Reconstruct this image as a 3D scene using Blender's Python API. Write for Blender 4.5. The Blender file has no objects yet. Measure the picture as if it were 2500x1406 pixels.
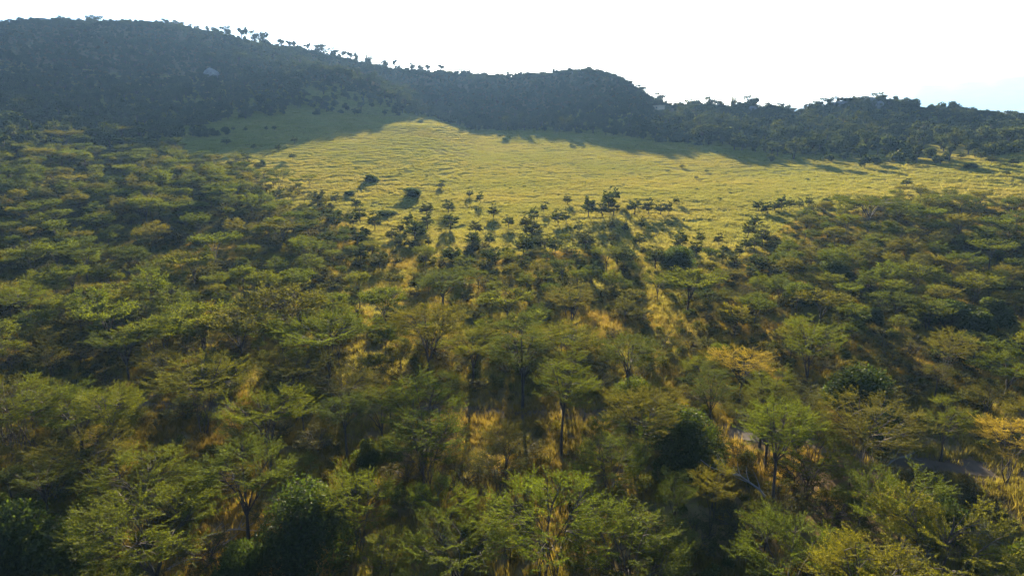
import bpy, math, random
import numpy as np
from mathutils import Vector

# ------------------------------------------------------------------ camera, sky, sun, exposure
SC = bpy.context.scene
COL = SC.collection
CAM_H, PITCH, F = 20.0, math.radians(14.9), 1667.0
SUN_EL, SUN_AZ = math.radians(9.5), math.radians(-0.5)

cd = bpy.data.cameras.new("camera"); cam = bpy.data.objects.new("camera", cd); COL.objects.link(cam)
cd.sensor_width = 36.0; cd.lens = 36.0 * F / 2500.0
cd.clip_start = 0.5; cd.clip_end = 20000.0
cam.location = (0, 0, CAM_H); cam.rotation_euler = (math.pi / 2 - PITCH, 0, 0)
SC.camera = cam

world = bpy.data.worlds.new("World"); SC.world = world; world.use_nodes = True
wn = world.node_tree.nodes; wl = world.node_tree.links
bg = wn["Background"]
sky = wn.new("ShaderNodeTexSky"); sky.sky_type = 'NISHITA'; sky.sun_disc = False
sky.sun_elevation = SUN_EL; sky.sun_rotation = SUN_AZ
sky.air_density = 0.7; sky.dust_density = 1.2; sky.ozone_density = 2.5; sky.altitude = 1600
wl.new(sky.outputs[0], bg.inputs[0]); bg.inputs[1].default_value = 0.05

sd = bpy.data.lights.new("sun", 'SUN'); sd.energy = 5.0; sd.angle = math.radians(0.5); sd.color = (1.0, 0.86, 0.64)
sun = bpy.data.objects.new("sun", sd); COL.objects.link(sun)
sdir = Vector((math.sin(SUN_AZ) * math.cos(SUN_EL), math.cos(SUN_AZ) * math.cos(SUN_EL), math.sin(SUN_EL)))
sun.rotation_euler = sdir.to_track_quat('Z', 'Y').to_euler(); sun.location = (0, 300, 300)

SC.view_settings.view_transform = 'Standard'; SC.view_settings.look = 'None'
SC.view_settings.exposure = 3.1; SC.view_settings.gamma = 1.0
SC.cycles.max_bounces = 6; SC.cycles.diffuse_bounces = 4; SC.cycles.transmission_bounces = 4
SC.cycles.volume_bounces = 0; SC.cycles.use_denoising = True
SC.cycles.denoiser = 'OPENIMAGEDENOISE'; SC.cycles.denoising_input_passes = 'RGB_ALBEDO_NORMAL'; SC.cycles.denoising_prefilter = 'NONE'
SC.cycles.use_adaptive_sampling = False
SC.cycles.sample_clamp_indirect = 6.0

# ------------------------------------------------------------------ helpers
RS = np.random.RandomState(11)

def ray(u, v):
    x = (u - 1250.0) / F; y = (703.0 - v) / F
    c, s = math.cos(PITCH), math.sin(PITCH)
    return np.array([x, c + y * s, -s + y * c])

def z_at(u, v, d):
    r = ray(u, v); return CAM_H + d * r[2] / math.hypot(r[0], r[1])

def project(p):
    p = np.asarray(p, float); c, s = math.cos(PITCH), math.sin(PITCH)
    X = p[..., 0]; Y = p[..., 1]; Z = p[..., 2] - CAM_H
    dep = np.maximum(Y * c - Z * s, 0.1); up = Y * s + Z * c
    return 1250 + F * X / dep, 703 - F * up / dep, dep

def hash2(ix, iy, seed):
    h = (ix.astype(np.int64) * 374761393 + iy.astype(np.int64) * 668265263 + seed * 974634777) & 0xffffffff
    h = ((h ^ (h >> 13)) * 1274126177) & 0xffffffff
    return ((h ^ (h >> 16)) & 0xffff) / 65535.0

def vnoise(x, y, scale, seed=0, octaves=3):
    x = np.asarray(x, float) / scale; y = np.asarray(y, float) / scale
    out = 0; amp = 1.0; tot = 0
    for o in range(octaves):
        ix = np.floor(x); iy = np.floor(y); fx = x - ix; fy = y - iy
        fx = fx * fx * (3 - 2 * fx); fy = fy * fy * (3 - 2 * fy)
        a = hash2(ix, iy, seed + o); b = hash2(ix + 1, iy, seed + o)
        c = hash2(ix, iy + 1, seed + o); d = hash2(ix + 1, iy + 1, seed + o)
        out = out + amp * ((a * (1 - fx) + b * fx) * (1 - fy) + (c * (1 - fx) + d * fx) * fy)
        tot += amp; amp *= 0.5; x = x * 2.03 + 7.1; y = y * 2.03 + 3.7
    return out / tot

def sstep(a, b, x):
    t = np.clip((np.asarray(x, float) - a) / (b - a), 0, 1); return t * t * (3 - 2 * t)

def interp_tab(u, tab):
    t = np.array(tab, float); return np.interp(u, t[:, 0], t[:, 1])

# ------------------------------------------------------------------ terrain: foot of hill, spur and ridge per bearing
FOOT_V = [(-600,345),(0,335),(250,330),(450,302),(600,292),(800,280),(950,277),(1050,282),(1100,300),(1150,312),(1250,318),(1350,322),(1500,335),(1600,345),(1750,360),(1900,378),(2100,386),(2300,374),(2500,368),(3100,372)]
FOOT_D = [(-600,220),(0,235),(450,275),(800,305),(1050,330),(1250,300),(1500,272),(1750,245),(2100,220),(2500,218),(3100,215)]
MID_V = [(-600,205),(0,200),(300,195),(600,178),(800,172),(900,190),(950,210),(1000,240),(1050,264),(1100,270),(1250,262),(1400,258),(1500,270),(1600,296),(1700,312),(1900,324),(2100,318),(2300,328),(2500,336),(3100,345)]
MID_D = [(-600,380),(0,380),(600,385),(1000,372),(1100,385),(1250,380),(1500,345),(1700,290),(2100,272),(2500,270),(3100,270)]
RIDGE_V = [(-600,100),(0,78),(80,68),(200,62),(300,66),(450,74),(560,95),(650,114),(750,130),(850,150),(950,170),(1050,180),(1150,191),(1250,193),(1330,192),(1390,184),(1440,179),(1480,189),(1530,210),(1580,238),(1640,266),(1720,268),(1850,266),(1950,270),(2030,262),(2080,246),(2150,252),(2250,274),(2350,288),(2430,294),(2500,306),(3100,325)]
RIDGE_D = [(-600,540),(0,540),(600,540),(900,520),(1050,510),(1250,480),(1440,440),(1550,425),(1640,395),(1750,345),(2080,332),(2500,332),(3100,330)]

NA, ND = 361, 1000
AZ = np.radians(np.linspace(-60, 60, NA)); DD = np.linspace(0, 1000, ND)
def pchip(xs, ys, xq):
    xs = np.asarray(xs, float); ys = np.asarray(ys, float); h = np.diff(xs); dl = np.diff(ys) / h
    m = np.zeros(len(xs)); m[0] = dl[0]; m[-1] = dl[-1]
    for i in range(1, len(xs) - 1):
        m[i] = 0 if dl[i-1] * dl[i] <= 0 else 2 * dl[i-1] * dl[i] / (dl[i-1] + dl[i])
    k = np.clip(np.searchsorted(xs, xq) - 1, 0, len(xs) - 2); t = np.clip((xq - xs[k]) / h[k], 0, 1)
    return (2*t**3-3*t**2+1)*ys[k] + (t**3-2*t**2+t)*h[k]*m[k] + (-2*t**3+3*t**2)*ys[k+1] + (t**3-t**2)*h[k]*m[k+1]
HGRID = np.zeros((NA, ND))
for i, a in enumerate(AZ):
    # column of the bearing at the horizon line
    u = 1250 + F * math.tan(a) / math.cos(PITCH) if abs(a) < 1.2 else 0
    u = min(max(u, -600), 3100)
    fd, md, rd = interp_tab(u, FOOT_D), interp_tab(u, MID_D), interp_tab(u, RIDGE_D)
    zf, zm, zr = z_at(u, interp_tab(u, FOOT_V), fd), z_at(u, interp_tab(u, MID_V), md), z_at(u, interp_tab(u, RIDGE_V), rd)
    spur = math.exp(-((u - 900) / 120.0) ** 2)
    xs = [0, 60, 85, 0.5 * (85 + fd), fd, md, md + 45, rd, rd + 60, rd + 250, 1000]
    ys = [0, 0, 0, 0.40 * zf, zf, zm, zm + (zr - zm) * 45 / (rd - md) * (1 - spur) - 3.0 * spur, zr, zr - 4, zr * 0.35 - 4, -8]
    HGRID[i] = pchip(xs, ys, DD)
ker = np.exp(-np.linspace(-2, 2, 7) ** 2); ker /= ker.sum()
P = np.pad(HGRID, ((3, 3), (0, 0)), mode='edge')
HGRID = sum(P[k:k + NA] * ker[k] for k in range(7))

def ground_z(x, y):
    x = np.asarray(x, float); y = np.asarray(y, float)
    a = np.arctan2(x, y); d = np.hypot(x, y)
    fade = 1 - sstep(math.radians(58), math.radians(95), np.abs(a))
    ai = np.clip((a - AZ[0]) / (AZ[1] - AZ[0]), 0, NA - 1.001); di = np.clip(d / 1000 * (ND - 1), 0, ND - 1.001)
    i = ai.astype(int); j = di.astype(int); fa = ai - i; fd = di - j
    z = (HGRID[i, j] * (1 - fa) + HGRID[i + 1, j] * fa) * (1 - fd) + (HGRID[i, j + 1] * (1 - fa) + HGRID[i + 1, j + 1] * fa) * fd
    z = z * fade
    z = z + (vnoise(x, y, 30, 3, 2) - 0.5) * 0.18 * sstep(20, 60, d)
    hill = sstep(240, 330, d) * (1 - sstep(800, 1000, d))
    z = z + (vnoise(x, y, 45, 5) - 0.5) * 5.0 * hill
    z = z + (vnoise(x, y, 300, 9) - 0.5) * 14 * sstep(900, 1500, d)
    return z

def hit(u, v, tmax=900.0):
    r = ray(u, v); t = np.linspace(8, tmax, 2500)
    p = np.array([0, 0, CAM_H])[None] + r[None] * t[:, None]
    below = p[:, 2] < ground_z(p[:, 0], p[:, 1])
    k = int(np.argmax(below)) if below.any() else len(t) - 1
    q = p[k]; return float(q[0]), float(q[1])

# ------------------------------------------------------------------ materials
def new_mat(name):
    m = bpy.data.materials.new(name); m.use_nodes = True
    nt = m.node_tree; nt.nodes.clear()
    out = nt.nodes.new("ShaderNodeOutputMaterial")
    return m, nt, out
def mixrgb(nt, fac, a, b, blend='MIX'):
    n = nt.nodes.new("ShaderNodeMix"); n.data_type = 'RGBA'; n.blend_type = blend
    for s, val in ((0, fac), (6, a), (7, b)):
        if hasattr(val, 'is_linked') or hasattr(val, 'links'): nt.links.new(val, n.inputs[s])
        elif s == 0: n.inputs[0].default_value = val
        else: n.inputs[s].default_value = (*val, 1)
    return n.outputs[2]
def ramp(nt, src, pts):
    n = nt.nodes.new("ShaderNodeValToRGB"); cr = n.color_ramp
    while len(cr.elements) > 1: cr.elements.remove(cr.elements[-1])
    cr.elements[0].position = pts[0][0]; cr.elements[0].color = (*pts[0][1], 1)
    for p, c in pts[1:]:
        e = cr.elements.new(p); e.color = (*c, 1)
    nt.links.new(src, n.inputs[0]); return n.outputs[0]
def noise_tex(nt, coord, scale, detail=3, rough=0.55):
    n = nt.nodes.new("ShaderNodeTexNoise"); n.inputs["Scale"].default_value = scale
    n.inputs["Detail"].default_value = detail; n.inputs["Roughness"].default_value = rough
    nt.links.new(coord, n.inputs["Vector"]); return n.outputs[0]

def foliage_mat(name, cols, trans=0.5, tcol=(1.45, 1.35, 0.36), gloss=0.008, patch=None, patch_scale=0.05):
    m, nt, out = new_mat(name)
    oi = nt.nodes.new("ShaderNodeObjectInfo"); geo = nt.nodes.new("ShaderNodeNewGeometry")
    base = ramp(nt, oi.outputs["Random"], [(i / max(1, len(cols) - 1), c) for i, c in enumerate(cols)])
    if patch:
        pn = noise_tex(nt, geo.outputs["Position"], patch_scale, 4)
        f = ramp(nt, pn, [(0.40, (0, 0, 0)), (0.62, (1, 1, 1))])
        base = mixrgb(nt, f, base, patch)
    leafv = ramp(nt, geo.outputs["Random Per Island"], [(0, (0.62, 0.62, 0.62)), (0.7, (1.05, 1.05, 1.0)), (1, (1.5, 1.4, 1.1))])
    base = mixrgb(nt, 1.0, base, leafv, 'MULTIPLY')
    tc = mixrgb(nt, 1.0, base, tcol, 'MULTIPLY')
    d = nt.nodes.new("ShaderNodeBsdfDiffuse"); nt.links.new(base, d.inputs[0])
    t = nt.nodes.new("ShaderNodeBsdfTranslucent"); nt.links.new(tc, t.inputs[0])
    mx = nt.nodes.new("ShaderNodeMixShader"); mx.inputs[0].default_value = trans
    nt.links.new(d.outputs[0], mx.inputs[1]); nt.links.new(t.outputs[0], mx.inputs[2])
    g = nt.nodes.new("ShaderNodeBsdfGlossy"); g.inputs["Roughness"].default_value = 0.55; g.inputs[0].default_value = (0.9, 0.9, 0.8, 1)
    m2 = nt.nodes.new("ShaderNodeMixShader"); m2.inputs[0].default_value = gloss
    nt.links.new(mx.outputs[0], m2.inputs[1]); nt.links.new(g.outputs[0], m2.inputs[2])
    nt.links.new(m2.outputs[0], out.inputs[0]); return m

def rough_mat(name, pts, scale, bump=0.3, bscale=None):
    m, nt, out = new_mat(name)
    tc = nt.nodes.new("ShaderNodeTexCoord"); n = noise_tex(nt, tc.outputs["Object"], scale, 6, 0.65)
    c = ramp(nt, n, pts)
    b = nt.nodes.new("ShaderNodeBsdfPrincipled"); b.inputs["Roughness"].default_value = 0.9; b.inputs["Specular IOR Level"].default_value = 0.15
    nt.links.new(c, b.inputs["Base Color"])
    bp = nt.nodes.new("ShaderNodeBump"); bp.inputs["Strength"].default_value = bump
    nt.links.new(noise_tex(nt, tc.outputs["Object"], bscale or scale * 4, 5), bp.inputs["Height"]); nt.links.new(bp.outputs[0], b.inputs["Normal"])
    nt.links.new(b.outputs[0], out.inputs[0]); return m

M = {}
M['acacia'] = foliage_mat("acacia_leaf", [(0.034, 0.050, 0.011), (0.052, 0.068, 0.011), (0.072, 0.084, 0.012), (0.036, 0.048, 0.015), (0.066, 0.086, 0.012), (0.090, 0.084, 0.016), (0.042, 0.046, 0.016)], 0.5)
M['golden'] = foliage_mat("golden_acacia_leaf", [(0.24, 0.175, 0.04), (0.20, 0.155, 0.035)], 0.5)
M['lime'] = foliage_mat("lime_acacia_leaf", [(0.075, 0.10, 0.012), (0.085, 0.10, 0.013)], 0.5)
M['young'] = foliage_mat("young_acacia_leaf", [(0.030, 0.045, 0.016), (0.045, 0.060, 0.020), (0.040, 0.045, 0.022)], 0.4)
M['thorn'] = foliage_mat("thorn_bush_leaf", [(0.038, 0.044, 0.017), (0.052, 0.054, 0.020), (0.050, 0.044, 0.024), (0.030, 0.043, 0.016)], 0.42)
M['evergreen'] = foliage_mat("evergreen_leaf", [(0.018, 0.030, 0.008), (0.026, 0.040, 0.008), (0.034, 0.046, 0.008)], 0.5, (2.2, 2.0, 0.4), 0.02)
M['greybush'] = foliage_mat("grey_bush_leaf", [(0.14, 0.15, 0.12), (0.12, 0.13, 0.10)], 0.3, (1, 1, 0.9))
M['hillleaf'] = foliage_mat("hill_tree_leaf", [(0.022, 0.034, 0.016), (0.034, 0.046, 0.020), (0.046, 0.055, 0.022), (0.028, 0.042, 0.020)], 0.35)
M['grass'] = foliage_mat("open_grass_blade", [(0.215, 0.200, 0.055), (0.24, 0.215, 0.06), (0.195, 0.198, 0.05)], 0.55, (1.1, 1.0, 0.6), 0.005, (0.175, 0.185, 0.045), 0.03)
M['tallgrass'] = foliage_mat("tall_grass_blade", [(0.19, 0.155, 0.038), (0.165, 0.150, 0.032), (0.13, 0.130, 0.028)], 0.55, (1.1, 1.0, 0.6), 0.005, (0.20, 0.145, 0.035), 0.09)
M['herb'] = foliage_mat("undergrowth_leaf", [(0.038, 0.050, 0.013), (0.052, 0.060, 0.014), (0.065, 0.054, 0.020)], 0.45)
M['bark'] = rough_mat("acacia_bark", [(0.3, (0.026, 0.020, 0.016)), (0.7, (0.065, 0.052, 0.040))], 6.0)
M['deadwood'] = rough_mat("dead_wood", [(0.3, (0.12, 0.11, 0.09)), (0.7, (0.22, 0.20, 0.17))], 6.0)
M['rock'] = rough_mat("granite", [(0.3, (0.09, 0.083, 0.078)), (0.5, (0.15, 0.14, 0.13)), (0.75, (0.22, 0.205, 0.185))], 0.6, 0.6)
M['earth'] = rough_mat("termite_earth", [(0.3, (0.13, 0.075, 0.045)), (0.7, (0.22, 0.13, 0.08))], 2.0)
M['plaster'] = rough_mat("tan_plaster", [(0.3, (0.42, 0.30, 0.19)), (0.7, (0.50, 0.37, 0.25))], 1.0, 0.1)
M['thatch'] = rough_mat("roof_thatch", [(0.3, (0.30, 0.22, 0.13)), (0.7, (0.42, 0.32, 0.20))], 3.0, 0.4)
M['dark'] = rough_mat("dark_opening", [(0.3, (0.02, 0.02, 0.02)), (0.7, (0.03, 0.03, 0.03))], 3.0, 0.1)

# ground
m, nt, out = new_mat("savanna_ground")
geo = nt.nodes.new("ShaderNodeNewGeometry"); pos = geo.outputs["Position"]
n1 = noise_tex(nt, pos, 0.035, 5); n2 = noise_tex(nt, pos, 0.6, 5, 0.65); n3 = noise_tex(nt, pos, 0.012, 4)
soil = ramp(nt, n2, [(0.3, (0.075, 0.048, 0.030)), (0.55, (0.13, 0.085, 0.05)), (0.8, (0.19, 0.13, 0.07))])
straw = ramp(nt, n2, [(0.3, (0.15, 0.12, 0.03)), (0.55, (0.22, 0.18, 0.045)), (0.8, (0.28, 0.22, 0.065))])
green = ramp(nt, n2, [(0.3, (0.10, 0.10, 0.022)), (0.6, (0.17, 0.165, 0.035)), (0.8, (0.21, 0.195, 0.05))])
gr = mixrgb(nt, ramp(nt, n1, [(0.42, (0, 0, 0)), (0.6, (1, 1, 1))]), straw, green)
at = nt.nodes.new("ShaderNodeAttribute"); at.attribute_name = "open"
fin = mixrgb(nt, at.outputs["Fac"], soil, gr)
b = nt.nodes.new("ShaderNodeBsdfPrincipled"); b.inputs["Roughness"].default_value = 1.0; b.inputs["Specular IOR Level"].default_value = 0.0
nt.links.new(fin, b.inputs["Base Color"])
bp = nt.nodes.new("ShaderNodeBump"); bp.inputs["Strength"].default_value = 0.5; bp.inputs["Distance"].default_value = 0.12
nt.links.new(noise_tex(nt, pos, 1.6, 4, 0.6), bp.inputs["Height"]); nt.links.new(bp.outputs[0], b.inputs["Normal"])
nt.links.new(b.outputs[0], out.inputs[0]); M['ground'] = m
M['track'] = rough_mat("track_earth", [(0.3, (0.055, 0.040, 0.026)), (0.55, (0.085, 0.06, 0.038)), (0.8, (0.12, 0.085, 0.05))], 0.8, 0.4)
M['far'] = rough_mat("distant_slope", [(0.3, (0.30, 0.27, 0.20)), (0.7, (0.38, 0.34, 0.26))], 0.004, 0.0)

# ------------------------------------------------------------------ mesh builders
def mesh_np(name, verts, faces, mats, mat_idx=None, smooth=False):
    """faces: (n,k) int array, or list of such arrays"""
    me = bpy.data.meshes.new(name)
    if not isinstance(faces, list): faces = [faces]
    verts = np.asarray(verts, np.float32)
    me.vertices.add(len(verts)); me.vertices.foreach_set("co", verts.ravel())
    tot = sum(f.size for f in faces); nf = sum(len(f) for f in faces)
    me.loops.add(tot); me.loops.foreach_set("vertex_index", np.concatenate([f.ravel() for f in faces]).astype(np.int32))
    me.polygons.add(nf)
    sizes = np.concatenate([np.full(len(f), f.shape[1], np.int32) for f in faces])
    starts = np.concatenate([[0], np.cumsum(sizes)[:-1]]).astype(np.int32)
    me.polygons.foreach_set("loop_start", starts)
    if mat_idx is not None: me.polygons.foreach_set("material_index", np.asarray(mat_idx, np.int32))
    if smooth: me.polygons.foreach_set("use_smooth", np.ones(nf, bool))
    for mm in mats: me.materials.append(mm)
    me.update(calc_edges=True); return me

def obj(name, me, parent=None, **props):
    o = bpy.data.objects.new(name, me); COL.objects.link(o)
    if parent: o.parent = parent
    for k, val in props.items(): o[k] = val
    return o

def unit(v): return v / np.maximum(np.linalg.norm(v, axis=-1, keepdims=True), 1e-9)

def leaf_quads(c, d, nrm, L, W):
    """rhombic leaves: centre, direction, rough normal, length, width"""
    d = unit(d); s = unit(np.cross(d, nrm)); n = len(c)
    L = np.broadcast_to(L, n)[:, None]; W = np.broadcast_to(W, n)[:, None]
    v = np.stack([c - d * L * 0.5, c + s * W * 0.5, c + d * L * 0.5, c - s * W * 0.5], 1)
    return v.reshape(-1, 3), np.arange(n * 4).reshape(n, 4)

def tubes(paths):
    """list of (points (k,3), radii (k,), sides)"""
    V = []; Fq = []; off = 0
    for pts, rad, ns in paths:
        pts = np.asarray(pts, float); k = len(pts)
        t = unit(np.gradient(pts, axis=0)); ref = np.array([0.31, 0.17, 0.93]) if abs(t[0, 2]) < 0.8 else np.array([0.9, 0.3, 0.1])
        a = unit(np.cross(t, ref)); b = np.cross(t, a)
        ang = np.arange(ns) * 2 * math.pi / ns
        ring = pts[:, None] + np.asarray(rad)[:, None, None] * (a[:, None] * np.cos(ang)[None, :, None] + b[:, None] * np.sin(ang)[None, :, None])
        V.append(ring.reshape(-1, 3))
        i = np.arange(k - 1)[:, None] * ns; j = np.arange(ns)[None]
        j2 = (j + 1) % ns
        Fq.append(np.stack([i + j, i + j2, i + ns + j2, i + ns + j], -1).reshape(-1, 4) + off); off += k * ns
    return np.concatenate(V), np.concatenate(Fq)

def bez(p0, p1, p2, k=6):
    t = np.linspace(0, 1, k)[:, None]
    return (1 - t) ** 2 * p0 + 2 * t * (1 - t) * p1 + t * t * p2

# ---- acacia: forked stems, flat layered shoots clad in small leaves
def build_acacia(seed, H=5.5, R=3.0, fork=0.3, limbs=6, nb=75, shoots=4, bottom=0.45, flat=0.2, leafL=0.072, leafW=0.028, step=0.021, shootL=0.85, tiers=4, rt=0.10, stems=1, lean=0.0):
    r = np.random.RandomState(seed)
    paths = []; limb_pts = []
    roots = [np.array([r.uniform(-.08, .08) * stems, r.uniform(-.08, .08) * stems, -0.15]) for _ in range(stems)]
    forks = []
    for s in range(stems):
        az = 2 * math.pi * s / stems + r.uniform(-.5, .5); sp = 0.0 if stems == 1 else 0.12 * R
        f = np.array([math.cos(az) * sp + r.uniform(-.1, .1), math.sin(az) * sp + r.uniform(-.1, .1), fork * H * r.uniform(.85, 1.15)])
        f[0] += lean * fork
        p = bez(roots[s], (roots[s] + f) / 2 + np.r_[r.uniform(-.12, .12, 2), 0], f, 6)
        rr = rt / math.sqrt(stems); paths.append((p, np.linspace(rr * 1.25, rr * 0.8, 6), 7)); forks.append((f, rr * 0.75))
    lob = r.uniform(0.72, 1.12, 7)
    def Rphi(phi): return R * np.interp((phi / (2 * math.pi)) % 1 * 7, np.arange(8), np.r_[lob, lob[0]])
    def ztop(q): return H * (1 - flat * q * q)
    def zbot(q): return H * (bottom + (0.9 - flat - bottom) * q ** 1.3)
    for i in range(limbs):
        f, rr = forks[i % stems]
        phi = 2 * math.pi * i / limbs + r.uniform(-.35, .35); q = r.uniform(.35, .8); re = q * Rphi(phi)
        e = np.array([math.cos(phi) * re + lean, math.sin(phi) * re, ztop(q) * r.uniform(.84, .96)])
        c = f + (e - f) * np.array([.28, .28, .62]) + np.r_[r.uniform(-.2, .2, 2), 0]
        p = bez(f, c, e, 10); p[1:-1] += r.normal(0, .035, (8, 3))
        paths.append((p, np.linspace(rr * 0.72, 0.018, 10), 5)); limb_pts.append(p)
    LP = np.concatenate(limb_pts)
    tz = np.sort(r.uniform(0, 1, tiers)); tz = (tz + (np.arange(tiers) + .6) / tiers) / 2
    C = []; Dv = []
    for k in range(nb):
        phi = r.uniform(0, 2 * math.pi); q = math.sqrt(r.uniform(0.01, 1)); rr = q * Rphi(phi)
        w = tz[min(tiers - 1, int(tiers * r.uniform(0, 1) ** 0.65))] + r.normal(0, .05)
        z = zbot(q) + (ztop(q) - zbot(q)) * np.clip(w, 0, 1.02)
        tgt = np.array([math.cos(phi) * rr + lean, math.sin(phi) * rr, z])
        dz = tgt[2] - LP[:, 2]; cost = np.linalg.norm(LP - tgt, axis=1) + np.where(dz < 0.1, 2.0, 0) 
        st = LP[np.argmin(cost)]
        mid = (st + tgt) / 2 + np.array([0, 0, 0.10 * np.linalg.norm(tgt - st)])
        bp = bez(st, mid, tgt, 5); paths.append((bp, np.linspace(0.02, 0.008, 5), 3))
        out = tgt - st; out[2] *= 0.3; out = unit(out + np.array([math.cos(phi), math.sin(phi), 0]) * 0.4)
        for s in range(shoots):
            az = math.atan2(out[1], out[0]) + r.normal(0, .75); el = r.uniform(-0.08, 0.5)
            L = shootL * r.uniform(.6, 1.25); base = bp[r.randint(2, 5)]
            d0 = np.array([math.cos(az) * math.cos(el), math.sin(az) * math.cos(el), math.sin(el)])
            e = base + d0 * L + np.array([0, 0, r.uniform(-.02, .14) * L])
            ax = bez(base, base + d0 * L * .5 + np.array([0, 0, r.uniform(-.06, .04)]), e, 5)
            subs = [ax]
            side = unit(np.cross(d0, [0, 0, 1])[None])[0]
            for q2 in range(2):
                t = r.uniform(.2, .75); b0 = ax[0] + (ax[-1] - ax[0]) * t
                dd = d0 * .7 + side * r.choice([-1, 1]) * r.uniform(.5, .9) + np.array([0, 0, r.uniform(-.05, .3)])
                l2 = L * r.uniform(.35, .65); subs.append(np.stack([b0, b0 + unit(dd[None])[0] * l2]))
            for sp in subs:
                ln = np.linalg.norm(sp[-1] - sp[0]); n = max(3, int(ln / step)); t = np.linspace(0.06, 1, n) * (len(sp) - 1)
                i0 = np.minimum(t.astype(int), len(sp) - 2); ft = (t - i0)[:, None]
                pos_ = sp[i0] * (1 - ft) + sp[i0 + 1] * ft; dr = unit(sp[i0 + 1] - sp[i0])
                sd_ = unit(np.cross(dr, [0, 0, 1.0])) * np.where(np.arange(n) % 2, 1, -1)[:, None]
                ld = unit(dr * .7 + sd_ * .7 + r.normal(0, .35, (n, 3)) + [0, 0, .12])
                C.append(pos_ + ld * leafL * .5); Dv.append(ld)
    C = np.concatenate(C); Dv = np.concatenate(Dv); n = len(C)
    nr = unit(np.array([0, 0, 1.0]) + r.normal(0, .6, (n, 3)))
    lv, lf = leaf_quads(C, Dv, nr, leafL * r.uniform(.7, 1.3, n), leafW * r.uniform(.8, 1.2, n))
    wv, wf = tubes(paths)
    return wv, wf, lv, lf

# ---- leafy mound: overlapping lobes covered in leaves
def build_mound(seed, H=3.0, R=2.0, lobes=14, n=11000, leafL=0.13, leafW=0.065, fill=0.25, base=0.0, stem_n=6, flatten=0.75, lobe_r=(0.30, 0.5)):
    r = np.random.RandomState(seed); paths = []; cs = []; rs = []
    for i in range(lobes):
        phi = r.uniform(0, 2 * math.pi); q = math.sqrt(r.uniform(0, 1)); lr = r.uniform(*lobe_r) * R
        rad = q * max(0.1, (R - lr))
        zt = base + (H - base) * math.sqrt(max(0.0, 1 - (q * .93) ** 2)); zl = base + lr * flatten * .8
        z = max(zl, zt - lr * flatten) if r.rand() < .62 else r.uniform(zl, max(zl + .01, zt - lr * flatten))
        cs.append([math.cos(phi) * rad, math.sin(phi) * rad, z]); rs.append(lr)
    cs = np.array(cs); rs = np.array(rs)
    k = r.choice(lobes, n, p=rs ** 2 / (rs ** 2).sum())
    dirs = unit(r.normal(0, 1, (n, 3))); rad = np.where(r.rand(n) < fill, r.uniform(.3, .9, n), r.normal(.97, .07, n))
    bump = 1 + 0.10 * np.sin(dirs[:, 0] * 7 + k) * np.sin(dirs[:, 1] * 6 + k * 2) + .08 * np.sin(dirs[:, 2] * 9 + k)
    C = cs[k] + dirs * (rs[k] * rad * bump)[:, None] * np.array([1, 1, flatten])
    keep = C[:, 2] > 0.02; C = C[keep]; dirs = dirs[keep]; k = k[keep]; n = len(C)
    Dv = unit(np.cross(dirs, r.normal(0, 1, (n, 3))) + dirs * .5 + [0, 0, .25])
    nr = unit(dirs + r.normal(0, .55, (n, 3)))
    lv, lf = leaf_quads(C, Dv, nr, leafL * r.uniform(.7, 1.35, n), leafW * r.uniform(.75, 1.25, n))
    for i in range(stem_n):
        j = r.randint(lobes); e = cs[j]; b0 = np.array([r.uniform(-.12, .12), r.uniform(-.12, .12), -0.15])
        p = bez(b0, np.array([e[0] * .35, e[1] * .35, e[2] * .6]), e, 6); paths.append((p, np.linspace(.055, .015, 6) * (H / 3), 5))
    wv, wf = tubes(paths); return wv, wf, lv, lf

# ---- hill tree: trunk, limbs, separate leafy heads with gaps between
def build_hilltree(seed, H=6.0, R=3.0, heads=7, n=1100, leaf=0.48, bottom=0.45, flatten=0.6, rt=0.28):
    r = np.random.RandomState(seed); paths = []
    f = np.array([r.uniform(-.2, .2), r.uniform(-.2, .2), H * r.uniform(.22, .38)])
    paths.append((bez(np.array([0, 0, -.3]), np.array([r.uniform(-.2, .2), 0, f[2] * .5]), f, 5), np.linspace(rt * 1.2, rt * .8, 5), 6))
    cs = []; rs = []
    for i in range(heads):
        phi = 2 * math.pi * i / heads + r.uniform(-.6, .6); q = r.uniform(.15, .8)
        lr = R * r.uniform(.26, .46); z = H * (bottom + (1 - bottom) * r.uniform(.0, .95)) - lr * flatten * .6
        c = np.array([math.cos(phi) * q * R * .8, math.sin(phi) * q * R * .8, z]); cs.append(c); rs.append(lr)
        paths.append((bez(f, f + (c - f) * np.array([.3, .3, .6]), c, 6), np.linspace(rt * .55, .03, 6), 4))
    cs = np.array(cs); rs = np.array(rs); k = r.choice(heads, n, p=rs ** 2 / (rs ** 2).sum())
    dirs = unit(r.normal(0, 1, (n, 3))); rad = r.uniform(.25, 1.0, n) ** .5 * r.normal(1, .09, n)
    C = cs[k] + dirs * (rs[k] * rad)[:, None] * np.array([1, 1, flatten])
    Dv = unit(r.normal(0, 1, (n, 3))); nr = unit(dirs + r.normal(0, .7, (n, 3)))
    lv, lf = leaf_quads(C, Dv, nr, leaf * r.uniform(.7, 1.3, n), leaf * .6 * r.uniform(.8, 1.2, n))
    wv, wf = tubes(paths); return wv, wf, lv, lf

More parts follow.
